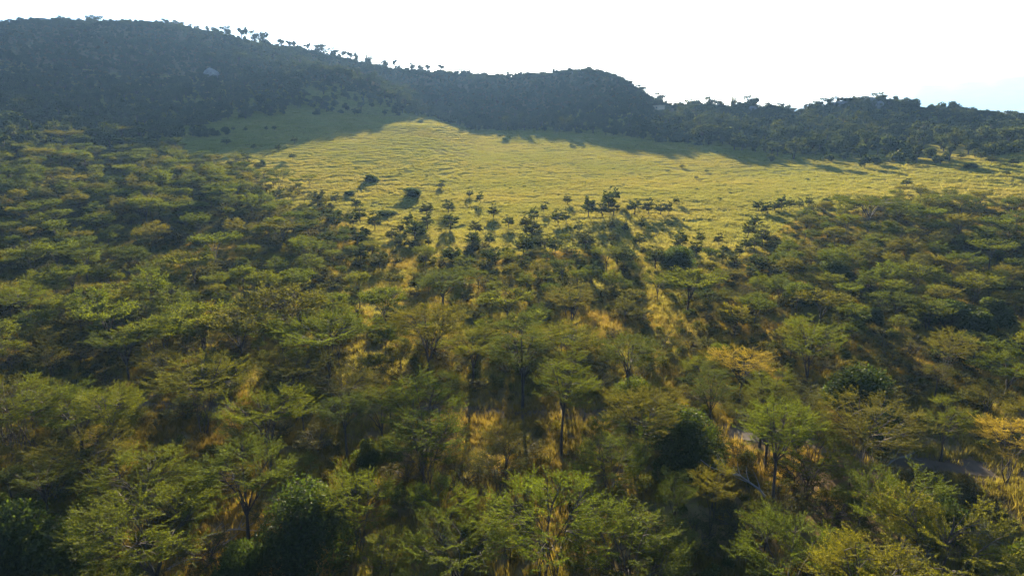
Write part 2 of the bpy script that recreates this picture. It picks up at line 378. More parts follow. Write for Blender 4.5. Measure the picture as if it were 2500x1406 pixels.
class Proto:
    def __init__(self, name, data, leafmat, woodmat='bark'):
        wv, wf, lv, lf = data
        self.name = name
        self.H = float(lv[:, 2].max()); self.R = float(np.percentile(np.hypot(lv[:, 0], lv[:, 1]), 97))
        self.wood = mesh_np(name + "_trunk", wv, wf, [M[woodmat]], smooth=True)
        self.leaf = mesh_np(name + "_crown", lv, lf, [M[leafmat]])
        self.raw = data; self.lm = leafmat; self.wm = woodmat; self._joined = None
    def recolor(self, name, leafmat):
        import copy
        p = copy.copy(self); p.name = name; p.leaf = self.leaf.copy(); p.leaf.materials[0] = M[leafmat]; p.lm = leafmat; p._joined = None; return p
    def joined(self):
        if self._joined is None:
            wv, wf, lv, lf = self.raw
            me = mesh_np(self.name + "_whole", np.concatenate([wv, lv]), np.concatenate([wf, lf + len(wv)]), [M[self.wm], M[self.lm]],
                         np.concatenate([np.zeros(len(wf)), np.ones(len(lf))]))
            self._joined = bpy.data.objects.new(self.name + "_whole", me)
        return self._joined

def plant(proto, name, x, y, H, R, rot, label, cat, group=None, sink=0.05, crown="crown", wood="trunk", tilt=0.0):
    e = bpy.data.objects.new(name, None); COL.objects.link(e); e.empty_display_size = 0.3
    e.location = (x, y, float(ground_z(x, y)) - sink); e.rotation_euler = (tilt, tilt * .6, rot)
    e.scale = (R / proto.R, R / proto.R, H / proto.H)
    e['label'] = label; e['category'] = cat
    if group: e['group'] = group
    obj(wood, proto.wood, e); obj(crown, proto.leaf, e)
    return e

def scatter_stuff(name, protos, pts, idx, scl, rot, label, cat, jitter_tilt=0.0):
    """one uncountable mass: instances of protos on points"""
    pc = bpy.data.collections.new(name + "_sources")
    order = []
    for i, p in enumerate(protos):
        o = p.joined() if isinstance(p, Proto) else p
        o = bpy.data.objects.new("%s_source_%02d" % (name, i), o.data); pc.objects.link(o)
    pts = np.asarray(pts, np.float32); n = len(pts)
    me = bpy.data.meshes.new(name); me.vertices.add(n); me.vertices.foreach_set("co", pts.ravel())
    for an, typ, arr in (("pick", 'INT', np.asarray(idx, np.int32)), ("spin", 'FLOAT', np.asarray(rot, np.float32))):
        a = me.attributes.new(an, typ, 'POINT'); a.data.foreach_set("value", arr)
    a = me.attributes.new("size", 'FLOAT_VECTOR', 'POINT'); a.data.foreach_set("vector", np.asarray(scl, np.float32).ravel())
    o = obj(name, me, None, label=label, category=cat, kind="stuff")
    ng = bpy.data.node_groups.new(name + "_scatter", 'GeometryNodeTree')
    ng.interface.new_socket("Geometry", in_out='INPUT', socket_type='NodeSocketGeometry')
    ng.interface.new_socket("Geometry", in_out='OUTPUT', socket_type='NodeSocketGeometry')
    N = ng.nodes; L = ng.links
    gi = N.new("NodeGroupInput"); go = N.new("NodeGroupOutput")
    ci = N.new("GeometryNodeCollectionInfo"); ci.inputs[0].default_value = pc; ci.inputs["Separate Children"].default_value = True; ci.inputs["Reset Children"].default_value = True
    ip = N.new("GeometryNodeInstanceOnPoints"); ip.inputs["Pick Instance"].default_value = True
    def attr(nm, dt):
        q = N.new("GeometryNodeInputNamedAttribute"); q.data_type = dt; q.inputs[0].default_value = nm; return q.outputs[0]
    cx = N.new("ShaderNodeCombineXYZ"); L.new(attr("spin", 'FLOAT'), cx.inputs[2])
    L.new(gi.outputs[0], ip.inputs["Points"]); L.new(ci.outputs[0], ip.inputs["Instance"]); L.new(attr("pick", 'INT'), ip.inputs["Instance Index"])
    L.new(cx.outputs[0], ip.inputs["Rotation"]); L.new(attr("size", 'FLOAT_VECTOR'), ip.inputs["Scale"])
    L.new(ip.outputs[0], go.inputs[0])
    md = o.modifiers.new("scatter", 'NODES'); md.node_group = ng
    return o

# ------------------------------------------------------------------ regions of the place
EDGE_V = [(-900,345),(0,345),(400,352),(560,376),(640,397),(700,445),(780,482),(840,525),(900,590),(1100,605),(1400,592),(1600,606),(1750,645),(1850,605),(1920,552),(2000,505),(2200,478),(2500,488),(3400,490)]
RAMP_W = [(-900,30),(300,30),(500,90),(640,130),(840,250),(1000,440),(1500,440),(1750,250),(1850,130),(2000,85),(3400,60)]
def thicket(u, v):
    """how densely wooded the savanna is, by place"""
    return np.clip((v - interp_tab(u, EDGE_V)) / interp_tab(u, RAMP_W), -1, 1)

# ------------------------------------------------------------------ the ground sheet
def axis(lo, hi, fine_lo, fine_hi, step, growth=1.18):
    a = list(np.arange(fine_lo, fine_hi + step, step)); s = step; x = a[-1]
    while x < hi: s *= growth; x += s; a.append(x)
    s = step; x = a[0]; pre = []
    while x > lo: s *= growth; x -= s; pre.append(x)
    return np.array(pre[::-1] + a)
gx = axis(-8000, 8000, -520, 420, 3.0); gy = axis(-900, 8000, -30, 640, 3.0)
gx = np.clip(gx, -8900, 8900); gy = np.clip(gy, -1100, 8900); GX, GY = np.meshgrid(gx, gy); GZ = ground_z(GX, GY)
nx, ny = len(gx), len(gy)
ii = np.arange(ny - 1)[:, None] * nx + np.arange(nx - 1)[None]
gf = np.stack([ii, ii + 1, ii + nx + 1, ii + nx], -1).reshape(-1, 4)
gverts = np.stack([GX, GY, GZ], -1).reshape(-1, 3)
gme = mesh_np("ground", gverts, gf, [M['ground']], smooth=True)
pu, pv, pd = project(gverts)
op = 1 - 0.8 * np.clip(thicket(pu, pv) * 1.2, 0, 1) * (gverts[:, 1] > 5)
op = np.where(np.hypot(gverts[:, 0], gverts[:, 1]) > 350, 0.25, op)
op = np.clip(op + (vnoise(gverts[:, 0], gverts[:, 1], 9, 31) - .5) * .5, 0, 1)
a = gme.attributes.new("open", 'FLOAT', 'POINT'); a.data.foreach_set("value", op.astype(np.float32))
obj("ground", gme, None, kind="structure")

# dirt track winding through the thicket
TR = [(-250,985),(250,992),(620,1000),(900,1002),(1150,1011),(1450,1013),(1750,1052),(2100,1108),(2500,1160),(2900,1210)]
tp = np.array([hit(u, v) for u, v in TR]); tt = np.linspace(0, len(tp) - 1, 160)
txy = np.stack([pchip(np.arange(len(tp)), tp[:, 0], tt), pchip(np.arange(len(tp)), tp[:, 1], tt)], 1)
tang = unit(np.gradient(txy, axis=0)); tn = np.stack([-tang[:, 1], tang[:, 0]], 1)
vs = []
for k, off in enumerate((-0.9, -0.5, 0, 0.5, 0.9)):
    w = off + (vnoise(tt * 3, tt * 0 + k, 1.0, 50) - .5) * (0.7 if abs(off) > 1 else .2)
    q = txy + tn * w[:, None]; vs.append(np.c_[q, ground_z(q[:, 0], q[:, 1]) + (0.03 if off else 0.06)])
vs = np.stack(vs, 1); nt_ = len(tt); i5 = np.arange(nt_ - 1)[:, None] * 5 + np.arange(4)[None]
obj("dirt_track", mesh_np("dirt_track", vs.reshape(-1, 3), np.stack([i5, i5 + 1, i5 + 6, i5 + 5], -1).reshape(-1, 4), [M['track']], smooth=True), None, kind="structure")
def near_track(x, y): return np.min(np.hypot(txy[:, 0][None] - np.asarray(x)[:, None], txy[:, 1][None] - np.asarray(y)[:, None]), axis=1)

# far range beyond the ridge
def far_range(name, d, tab, depth=2200):
    us = np.linspace(tab[0][0], tab[-1][0], 120); V = []
    for u in us:
        r0 = ray(u, 260); hx, hy = r0[0] / math.hypot(r0[0], r0[1]), r0[1] / math.hypot(r0[0], r0[1])
        zt = CAM_H + d * (260 - interp_tab(u, tab)) / F + (vnoise(u, 0.0, 60, 77) - .5) * d * .003
        for (dd, z) in ((d - depth * .5, -20), (d - depth * .3, zt * .35), (d - depth * .1, zt * .8), (d, zt), (d + depth * .3, zt * .6), (d + depth * .6, -20)):
            V.append((hx * dd, hy * dd, z))
    i = np.arange(119)[:, None] * 6 + np.arange(5)[None]
    return obj(name, mesh_np(name, np.array(V), np.stack([i, i + 6, i + 7, i + 1], -1).reshape(-1, 4), [M['far']], smooth=True), None, kind="structure")
far_range("distant_hills", 7000, [(1500,262),(1900,262),(2080,252),(2170,228),(2230,213),(2300,209),(2380,205),(2440,198),(2500,194),(2700,188),(3000,196),(3400,230)])

# ------------------------------------------------------------------ tree models
AC = []
spec = [
    dict(H=5.6, R=3.3, fork=.16, limbs=9, nb=95, bottom=.42, stems=5, flat=.30),
    dict(H=6.2, R=2.3, fork=.42, limbs=6, nb=80, bottom=.48, tiers=5),
    dict(H=5.0, R=2.8, fork=.34, limbs=7, nb=80, bottom=.58, tiers=3, flat=.10),
    dict(H=4.6, R=2.0, fork=.25, limbs=6, nb=62, bottom=.35, tiers=4, flat=.3, stems=2),
    dict(H=5.4, R=2.6, fork=.22, limbs=8, nb=80, bottom=.40, tiers=4, stems=3, lean=.4),
    dict(H=6.6, R=2.0, fork=.40, limbs=6, nb=76, bottom=.36, tiers=6, flat=.35),
    dict(H=4.2, R=2.7, fork=.30, limbs=7, nb=70, bottom=.62, tiers=2, flat=.06),
    dict(H=5.0, R=2.2, fork=.12, limbs=8, nb=72, bottom=.30, tiers=5, flat=.45, stems=4),
]
for i, s in enumerate(spec): AC.append(Proto("acacia_%d" % i, build_acacia(100 + i, **s), 'acacia'))
AF = [Proto("far_acacia_%d" % i, build_acacia(100 + i, leafL=.20, leafW=.085, step=.11, **s), 'acacia') for i, s in enumerate(spec)]
GOLD = [AC[2].recolor("golden_acacia", 'golden'), AC[4].recolor("golden_acacia_b", 'golden')]
LIME = [AC[0].recolor("lime_acacia", 'lime'), AC[6].recolor("lime_acacia_b", 'lime')]
YG = [Proto("young_%d" % i, build_acacia(200 + i, H=h, R=rr, fork=.36, limbs=5, nb=46, shoots=5, bottom=.06, flat=.62, leafL=.15, leafW=.075, step=.035, shootL=.40, tiers=6, rt=.07), 'young')
      for i, (h, rr) in enumerate([(3.2, .95), (2.8, 1.2), (3.6, .85), (2.6, 1.0)])]
TB = [Proto("thorn_%d" % i, build_acacia(300 + i, H=h, R=rr, fork=.08, limbs=8, nb=34, shoots=4, bottom=.12, flat=.5, leafL=.09, leafW=.045, step=.036, shootL=.5, tiers=4, rt=.05, stems=4), 'thorn')
      for i, (h, rr) in enumerate([(2.0, 1.4), (1.6, 1.5), (2.4, 1.3)])]
TF = [Proto("far_thorn_%d" % i, build_acacia(300 + i, H=h, R=rr, fork=.08, limbs=8, nb=34, shoots=4, bottom=.12, flat=.5, leafL=.20, leafW=.10, step=.13, shootL=.5, tiers=4, rt=.05, stems=4), 'thorn')
      for i, (h, rr) in enumerate([(2.0, 1.4), (1.6, 1.5), (2.4, 1.3)])]
EV = [Proto("evergreen_%d" % i, build_mound(400 + i, H=h, R=rr, lobes=lb, n=nn, leafL=.15, leafW=.075), 'evergreen')
      for i, (h, rr, lb, nn) in enumerate([(3.5, 2.2, 16, 15000), (3.0, 2.4, 13, 14000), (2.6, 1.7, 10, 11000), (4.2, 2.5, 20, 17000)])]
GB = TB[0].recolor("grey_bush", 'greybush')
HT = [Proto("hill_tree_%d" % i, build_hilltree(500 + i, H=h, R=rr, heads=hd, flatten=fl, bottom=bt), 'hillleaf')
      for i, (h, rr, hd, fl, bt) in enumerate([(6, 2.6, 10, .75, .22), (5, 2.6, 8, .8, .15), (7, 3, 11, .7, .25), (5.5, 3.4, 9, .45, .5), (6, 1.9, 7, .9, .25)])]
HB = [Proto("hill_bush_%d" % i, build_mound(600 + i, H=h, R=rr, lobes=9, n=700, leafL=.55, leafW=.32, stem_n=3), 'hillleaf')
      for i, (h, rr) in enumerate([(3.2, 2.3), (2.4, 2.4), (3.8, 2.0)])]

TWO_PI = 2 * math.pi
PLACED = []      # x, y, radius
def place_px(proto, name, u, vb, vt, wpx, label, cat, group=None, rot=None, minH=0.4, **kw):
    x, y = hit(u, vb)
    d = math.hypot(x, y); zb = float(ground_z(x, y)); zt = z_at(u, vt, d)
    H = max(minH, zt - zb); _, _, dep = project(np.array([x, y, zb + H * .6])); R = max(.25, wpx * float(dep) / F / 2)
    PLACED.append((x, y, R * .75, H * (1.6 if cat == 'bush' else .9)))
    return plant(proto, name, x, y, H, R, RS.uniform(0, TWO_PI) if rot is None else rot, label, cat, group, **kw)

# ---- single trees and bushes that stand out
P1 = [
 (AC[0], 'acacia_tree', 505,1066,868,270, "spreading many-stemmed olive acacia with a wide domed crown", 'tree'),
 (AC[1], 'acacia_tree', 850,1132,958,155, "slim acacia with forked dark trunk beside a bright green bush", 'tree'),
 (AC[2], 'acacia_tree', 955,1045,948,90, "small acacia on a single thin trunk at the edge of the dirt track", 'tree'),
 (AC[5], 'acacia_tree', 1372,1118,838,165, "tall acacia with stacked feathery tiers just in front of the dirt track", 'tree'),
 (AC[5], 'acacia_tree', 1272,1003,772,175, "tall green acacia rising behind the dirt track beside the tiered acacia", 'tree'),
 (AC[1], 'acacia_tree', 1525,1000,820,190, "broad acacia behind the track next to a dark green bush", 'tree'),
 (GOLD[0], 'acacia_tree', 1805,985,852,165, "acacia with a flat golden dry-tipped crown", 'tree'),
 (GOLD[1], 'acacia_tree', 2455,1190,1020,190, "acacia with yellow-gold upswept shoots beside the dirt track", 'tree'),
 (LIME[1], 'acacia_tree', 2450,985,868,190, "flat lime-green acacia catching the sun behind the dirt track", 'tree'),
 (LIME[0], 'acacia_tree', 1340,1470,1168,380, "wide bright green acacia with long leafy shoots, lowest of the clearing", 'tree'),
 (LIME[1], 'acacia_tree', 1085,1365,1185,185, "yellow-green acacia with upright stems over a golden grass patch", 'tree'),
 (AC[7], 'acacia_tree', 880,1370,1120,210, "feathery acacia leaning over a large dark evergreen bush", 'tree'),
 (AC[3], 'acacia_tree', 1732,1310,1122,115, "compact yellow-tipped acacia below the big round evergreen bush", 'tree'),
 (AC[5], 'acacia_tree', 1940,1105,930,130, "conical tiered acacia between golden-topped acacia and dark bush", 'tree'),
 (AC[3], 'acacia_tree', 2295,1130,962,130, "bushy acacia standing by the open bend of the dirt track", 'tree'),
 (AC[4], 'acacia_tree', 1225,1240,1090,170, "dense green acacia above the widest bright green acacia", 'tree'),
 (LIME[0], 'acacia_tree', 65,800,690,130, "bright lime acacia alone among dull olive crowns", 'tree'),
 (AC[6], 'acacia_tree', 215,690,594,130, "flat-topped acacia with a thin golden rim of sun", 'tree'),
 (AC[6], 'acacia_tree', 2120,570,475,190, "flat wide acacia at the edge of the thicket against open grass", 'tree'),
 (AC[1], 'acacia_tree', 1085,790,655,150, "dark acacia group tree with long shadow on golden grass", 'tree'),
 (AC[1], 'acacia_tree', 1040,672,595,60, "upright acacia at the ragged thicket edge", 'tree'),
 (AC[3], 'acacia_tree', 1395,800,690,130, "acacia over a strip of bright golden grass", 'tree'),
 (AC[2], 'acacia_tree', 1480,668,600,90, "thin-crowned acacia left of the lone round bush", 'tree'),
 (AC[6], 'acacia_tree', 1605,740,672,75, "small straw-coloured acacia beside the lone round bush's shadow", 'tree'),
 (AC[0], 'acacia_tree', 686,470,405,70, "broad acacia on the grass where the thicket thins", 'tree'),
 (AC[2], 'acacia_tree', 757,460,424,42, "lone small acacia on the open grass beyond the thicket edge", 'tree'),
 (AC[6], 'acacia_tree', 165,372,314,105, "largest flat-topped acacia at the shaded foot of the long hill", 'tree'),
 (AC[6], 'acacia_tree', 300,345,306,65, "flat-topped acacia at the hill foot next to the largest one", 'tree'),
 (AC[2], 'acacia_tree', 235,342,312,48, "rounded acacia at the hill foot behind the largest one", 'tree'),
 (AC[4], 'acacia_tree', 2345,530,472,95, "acacia with dark crown on the grass edge of the thicket", 'tree'),
 (AC[1], 'acacia_tree', 2470,525,482,80, "acacia beside a narrow strip of open grass", 'tree'),
 # evergreen mounds
 (EV[0], 'evergreen_bush', 1655,662,598,86, "lone dense round dark green bush casting shadow on the grass", 'bush'),
 (EV[3], 'evergreen_bush', 1655,1150,992,215, "largest round dark evergreen bush with sunlit yellow-green top", 'bush'),
 (EV[0], 'evergreen_bush', 2100,1020,884,175, "dome-shaped evergreen bush above the bare bend of the track", 'bush'),
 (EV[3], 'evergreen_bush', 735,1390,1168,265, "big tall evergreen bush with pale glinting top leaves", 'bush'),
 (EV[1], 'evergreen_bush', 60,1440,1215,280, "sprawling yellow-green leafy bush beside bare brown ground", 'bush'),
 (EV[2], 'evergreen_bush', 305,1460,1352,135, "small vivid green bush beside grey dead branches", 'bush'),
 (EV[1], 'evergreen_bush', 2310,800,726,150, "cluster-forming dull green bush, broadest of three together", 'bush'),
 (EV[2], 'evergreen_bush', 2420,790,728,100, "right-hand lobe of three dull green bushes growing together", 'bush'),
 (EV[2], 'evergreen_bush', 2375,820,752,95, "rounded front bush of three dull green bushes together", 'bush'),
 (EV[2], 'evergreen_bush', 2125,792,748,60, "small yellow-topped bush with a twin beside grey scrub", 'bush'),
 (EV[2], 'evergreen_bush', 2080,800,752,55, "bright green small bush, twin of the yellow-topped one", 'bush'),
 (EV[1], 'evergreen_bush', 2035,690,630,105, "dark leafy bush among olive acacias below the open grass", 'bush'),
 (EV[2], 'evergreen_bush', 1945,745,690,80, "dark bush with a bright acacia spray over it", 'bush'),
 (EV[2], 'evergreen_bush', 742,800,752,75, "small dark green bush between dry grass patches", 'bush'),
 (EV[2], 'evergreen_bush', 897,1135,1075,75, "bright green bush glowing in sun beside slim forked acacia", 'bush'),
 (EV[0], 'evergreen_bush', 1545,1010,918,110, "dark green bush under the broad acacia behind the track", 'bush'),
 (EV[1], 'evergreen_bush', 2270,1320,1195,160, "yellow-green bush with tufted top in deep shade", 'bush'),
 (EV[2], 'evergreen_bush', 2490,1420,1290,120, "bright green bush at the shaded end of the thicket", 'bush'),
 (EV[1], 'evergreen_bush', 2150,1100,995,120, "grey-green bush at the foot of the dome-shaped evergreen", 'bush'),
 (EV[1], 'evergreen_bush', 600,1470,1310,170, "low dull green bush under the big tall evergreen", 'bush'),
 (EV[1], 'evergreen_bush', 0,1290,1185,70, "dark green bush half hidden by the sprawling yellow-green bush", 'bush'),
 (EV[1], 'evergreen_bush', 1005,480,456,62, "larger of two rounded bushes alone on the open grass", 'bush'),
 (EV[2], 'evergreen_bush', 907,443,426,40, "smaller of two rounded bushes alone on the open grass", 'bush'),
 (EV[1], 'evergreen_bush', 856,476,464,34, "low flat bush on the grass near two rounded bushes", 'bush'),
 (EV[1], 'evergreen_bush', 940,527,512,62, "long low green bush on tussock grass near small dark trees", 'bush'),
 (EV[2], 'evergreen_bush', 820,530,512,40, "low bush where the grass meets the thicket", 'bush'),
 (EV[1], 'evergreen_bush', 2368,412,394,32, "dark bush on orange grass near the far wooded ridge", 'bush'),
 (EV[2], 'evergreen_bush', 640,406,389,18, "tiny dark bush with a sideways twig on open grass", 'bush'),
 (GB, 'grey_bush', 1810,1040,995,42, "silvery grey shrub beside the conical tiered acacia", 'bush'),
 (GB, 'grey_bush', 2215,1380,1325,110, "pale grey dry shrub in the shade of a tufted bush", 'bush'),
 (GB, 'grey_bush', 600,800,768,60, "grey leafless-looking shrub in the dry thicket", 'bush'),
 (GB, 'grey_bush', 2400,1360,1275,70, "small silvery shrub beside a bright green bush", 'bush'),
]
for p, nm, u, vb, vt, w, lab, cat in P1:
    kw = dict(crown="foliage", wood="stem") if cat == 'bush' else {}
    place_px(p, nm, u, vb, vt, w, lab, cat, None, **kw)

# young whistling-thorn style trees dotted over the open grass
GLAND = [("the lone round dark bush",1655,662),("the larger rounded bush",1005,480),("the smaller rounded bush",907,443),("the long low green bush",940,527),("the low flat bush",856,476),("the upright edge acacia",1040,672),("the thin-crowned acacia",1480,668),("the flat wide edge acacia",2120,570),("the low bush at the thicket edge",820,530)]
GXY = np.array([hit(u, v) for _, u, v in GLAND])
def on_grass_beside(x, y):
    k = int(np.argmin(np.hypot(GXY[:, 0] - x, GXY[:, 1] - y))); dx, dy = x - GXY[k, 0], y - GXY[k, 1]; nm = GLAND[k][0]
    if abs(dy) > abs(dx): rel = "on the hill side of " + nm if dy > 0 else "on the shadow side of " + nm
    else: rel = "beside " + nm + (" towards the long hill" if dx < 0 else " towards the rocky ridge")
    return rel, nm.replace("the ", "", 1)
YSHAPE = ["slim", "broad", "tall narrow", "rounded"]
YP = [(1043,531,492,30),(1095,521,489,26),(1205,533,498,26),(1303,546,504,20),(1327,521,495,16),(1362,549,512,30),(1385,500,474,18),(1438,531,478,32),(1484,520,456,28),(1503,497,458,16),(1470,530,490,30),(1497,528,492,26),(1550,526,484,34),(1583,526,484,24),(1612,526,490,26),(1632,524,492,16),(1650,499,482,14),(1172,497,470,16),(1147,483,462,14),(1078,461,446,14),
 (1852,517,488,28),(1872,525,494,22),(1890,515,492,26),(1906,516,476,24),(1927,512,484,22),(1951,512,484,16),(1974,507,476,18),(2017,507,480,20),(2090,511,484,22),(2213,458,436,22),(1820,610,580,26),(1768,617,600,18),(1658,608,580,24),(1735,630,612,16),(880,545,500,24),(862,556,522,22),
 (715,391,374,16),(605,396,376,18),(590,388,372,14),(680,368,354,14),(720,352,334,16),(620,366,354,12),(553,354,338,18),(416,356,344,10),(341,352,336,14),(600,322,312,8),(570,320,310,8),(650,318,310,8),(670,318,309,10),
 (1665,411,403,12),(1725,422,415,9),(1700,438,431,8),(2455,432,414,14),(2472,408,380,22),(2420,400,380,20),(2215,405,386,10),(2140,392,375,14),(2180,388,368,18),(2195,385,368,14),(2240,382,365,16),(2265,380,362,20),(2310,385,372,14),(2345,388,374,16),(2395,390,372,22),(2160,384,366,16),(2085,384,366,14),(2050,382,364,14),(2105,386,374,8),(1990,380,362,16),(2010,382,366,12),(1960,380,364,14),(1935,379,364,12),
 (1000,606,586,26),(930,640,612,34),(1155,622,588,34),(875,600,560,40),(800,600,560,36),(1330,610,575,40),(1420,590,560,30),(1240,640,600,30),(1500,585,566,24),(1560,600,570,30)]
for i, (u, vb, vt, w) in enumerate(YP):
    if vb < 425 and u < 760: lab, grp = "tiny dark tree on shaded grass under the long hill", "small trees in the long hill's shadow"
    elif vb < 440 and u > 1900: lab, grp = "small dark thorn tree between far wooded ridge and open grass", "thorn trees below the far ridge"
    elif u > 1840 and vb < 560: lab, grp = "small dark thorn tree in a loose row on open grass", "row of small trees on the grass"
    elif vb < 445: lab, grp = "tiny dark shrub alone far out on the open grass", "tiny shrubs on the open grass"
    else:
        rel, nm = on_grass_beside(*hit(u, vb)); lab, grp = YSHAPE[i % 4] + " thorn tree " + rel, "small thorn trees around " + nm
    place_px(YG[i % 4], 'thorn_tree', u, vb, vt - 3, w * 1.3, lab, 'tree', grp)

cand = []
while len(cand) < 70:
    u = RS.uniform(760, 1900); e = float(interp_tab(u, EDGE_V)); v = e + RS.uniform(-50, 110)
    if v > 690: continue
    x, y = hit(u, v)
    if all((x - a_) ** 2 + (y - b_) ** 2 > 7 for a_, b_ in cand) and all(math.hypot(x - p_[0], y - p_[1]) > p_[2] + .8 for p_ in PLACED): cand.append((x, y))
for i, (x, y) in enumerate(cand):
    H = RS.uniform(1.7, 3.4); p = YG[i % 4]; R_ = p.R / p.H * H * RS.uniform(.8, 1.2); PLACED.append((x, y, R_, .5))
    plant(p, 'thorn_tree', x, y, H, R_, RS.uniform(0, TWO_PI), YSHAPE[i % 4] + " thorn tree " + on_grass_beside(x, y)[0], 'tree', "small thorn trees around " + on_grass_beside(x, y)[1])

# ------------------------------------------------------------------ the acacia thicket
LAND = [("the wide domed many-stemmed acacia",505,1066),("the slim forked acacia",850,1132),("the tall tiered acacia by the track",1372,1118),("the golden flat-crowned acacia",1805,985),("the gold-shooted acacia by the track",2455,1190),("the lime-green flat acacia",2450,985),("the widest bright green acacia",1340,1470),("the yellow-green upright acacia",1085,1365),("the lone lime acacia",65,800),("the gold-rimmed flat acacia",215,690),("the flat wide acacia at the grass edge",2120,570),("the lone round dark bush",1655,662),("the largest round evergreen bush",1655,1150),("the dome-shaped evergreen bush",2100,1020),("the big glinting evergreen bush",735,1390),("the sprawling yellow-green bush",60,1440),("the three dull green bushes",2310,800),("the twin small green bushes",2125,792),("the dark bush between dry grass",742,800),("the tufted yellow-green bush",2270,1320),("the pale grey dry shrub",2215,1380),("the acacia over golden grass",1395,800),("the straw-coloured small acacia",1605,740),("the open bend of the track",2250,1150),("the tall acacia behind the track",1272,1003),("the small single-trunked track-side acacia",955,1045)]
LXY = np.array([hit(u, v) for _, u, v in LAND])
def beside(x, y):
    k = int(np.argmin(np.hypot(LXY[:, 0] - x, LXY[:, 1] - y))); dx, dy = x - LXY[k, 0], y - LXY[k, 1]; nm = LAND[k][0]
    if abs(dy) > abs(dx): rel = "on the hill side of " + nm if dy > 0 else "on the shadow side of " + nm
    else: rel = "beside " + nm + (" towards the long hill" if dx < 0 else " towards the rocky ridge")
    return rel, nm.replace("the ", "", 1)
SHAPE = ["wide many-stemmed", "tall single-trunked", "flat-topped", "twin-stemmed", "leaning", "narrow tiered", "umbrella-shaped", "low-branched"]
def poisson(x0, x1, y0, y1, rmin, dens_fn, tries):
    g = {}; pts = []
    X = RS.uniform(x0, x1, tries); Y = RS.uniform(y0, y1, tries); keep = RS.rand(tries) < dens_fn(X, Y)
    for x, y in zip(X[keep], Y[keep]):
        i, j = int(x // rmin), int(y // rmin); ok = True
        for a_ in (-1, 0, 1):
            for b_ in (-1, 0, 1):
                for (px, py) in g.get((i + a_, j + b_), ()):
                    if (px - x) ** 2 + (py - y) ** 2 < rmin * rmin: ok = False; break
                if not ok: break
            if not ok: break
        if ok: g.setdefault((i, j), []).append((x, y)); pts.append((x, y))
    return np.array(pts)
def uv_of(X, Y): 
    z = ground_z(X, Y); u, v, d = project(np.stack([X, Y, z], -1)); return u, v, d
def wedge(X, Y, m=1.0): return (Y > 12) & (np.abs(X) < 0.80 * Y * m + 6)
def clear_of_placed(X, Y, extra=0.0):
    P_ = np.array(PLACED); dx = np.abs(X[:, None] - P_[None, :, 0]); dy = P_[None, :, 1] - Y[:, None]
    front = ((dx < P_[None, :, 2] * 1.2) & (dy > 0) & (dy < P_[None, :, 3])).any(1)
    d = np.hypot(X[:, None] - P_[None, :, 0], Y[:, None] - P_[None, :, 1]); return (d > P_[None, :, 2] + extra).all(1) & ~front

GLADES = [(230,438,150,12),(120,470,70,10),(540,628,170,26),(420,655,60,14),(880,430,60,14),(1450,755,38,60),(1265,760,32,42),(1600,765,60,36),(2390,562,110,15),(1130,1010,90,16),(900,1070,60,30),(1420,1050,90,22),(1480,1190,60,40),(1120,1130,60,40),(640,1000,60,20)]
def glade(u, v):
    g = np.zeros(len(u), bool)
    for a_, b_, w_, h_ in GLADES: g |= ((u - a_) / w_) ** 2 + ((v - b_) / h_) ** 2 < 1
    return g
def dens_acacia(X, Y):
    u, v, d = uv_of(X, Y); t = thicket(u, v)
    n = vnoise(X, Y, 16, 21, 3)
    dd = np.clip(t, 0, 1) ** 1.4
    dd = dd * np.where(n < 0.43, 0.14, 1.0) * ~glade(u, v)
    return np.where(wedge(X, Y) & (Y < 270), dd, 0)
pa = poisson(-200, 200, 12, 270, 2.35, dens_acacia, 56000)
pa = pa[clear_of_placed(pa[:, 0], pa[:, 1], .5)]; pa = pa[near_track(pa[:, 0], pa[:, 1]) > 1.5]
# keep the bend of the track open
bx_, by_ = hit(2250, 1150); pa = pa[np.hypot((pa[:, 0] - bx_) / 2.2, pa[:, 1] - by_) > 2.2]
dist = np.hypot(pa[:, 0], pa[:, 1])
sizeH = RS.uniform(2.4, 5.8, len(pa)) * (0.85 + 0.3 * vnoise(pa[:, 0], pa[:, 1], 30, 8)); sizeH *= 1.02 - 0.24 * sstep(35, 80, dist)
_u, _v, _d = uv_of(pa[:, 0], pa[:, 1]); sizeH *= 0.62 + 0.38 * np.clip(thicket(_u, _v) * 1.3, 0, 1)
big = RS.rand(len(pa)) < .12; sizeH[big] *= 1.2
pick = RS.randint(0, 8, len(pa)); rotA = RS.uniform(0, TWO_PI, len(pa))
widR = np.array([AC[k].R / AC[k].H for k in pick]) * sizeH * RS.uniform(.68, 1.0, len(pa))
order = np.argsort(dist / sizeH)
n_ind = 268
for q in order[:n_ind]:
    x, y = pa[q]; ty = np.interp(x, txy[:, 0], txy[:, 1])
    u, v, _ = uv_of(np.array([x]), np.array([y]))
    rel, nm = beside(x, y); lab, grp = SHAPE[pick[q]] + " acacia " + rel, "acacias around " + nm
    k = pick[q]; plant((AF if y > 48 else AC)[k], 'acacia_tree', x, y, sizeH[q], widR[q], rotA[q], lab, 'tree', grp, tilt=RS.normal(0, .03))
rest = order[n_ind:]
kz = ground_z(pa[rest, 0], pa[rest, 1]) - .05
sc = np.stack([widR[rest] / np.array([AC[k].R for k in pick[rest]])] * 2 + [sizeH[rest] / np.array([AC[k].H for k in pick[rest]])], 1)
scatter_stuff("acacia_thicket", AF, np.c_[pa[rest], kz], pick[rest], sc, rotA[rest], "dense mass of olive acacias stretching away towards the hill", "thicket")

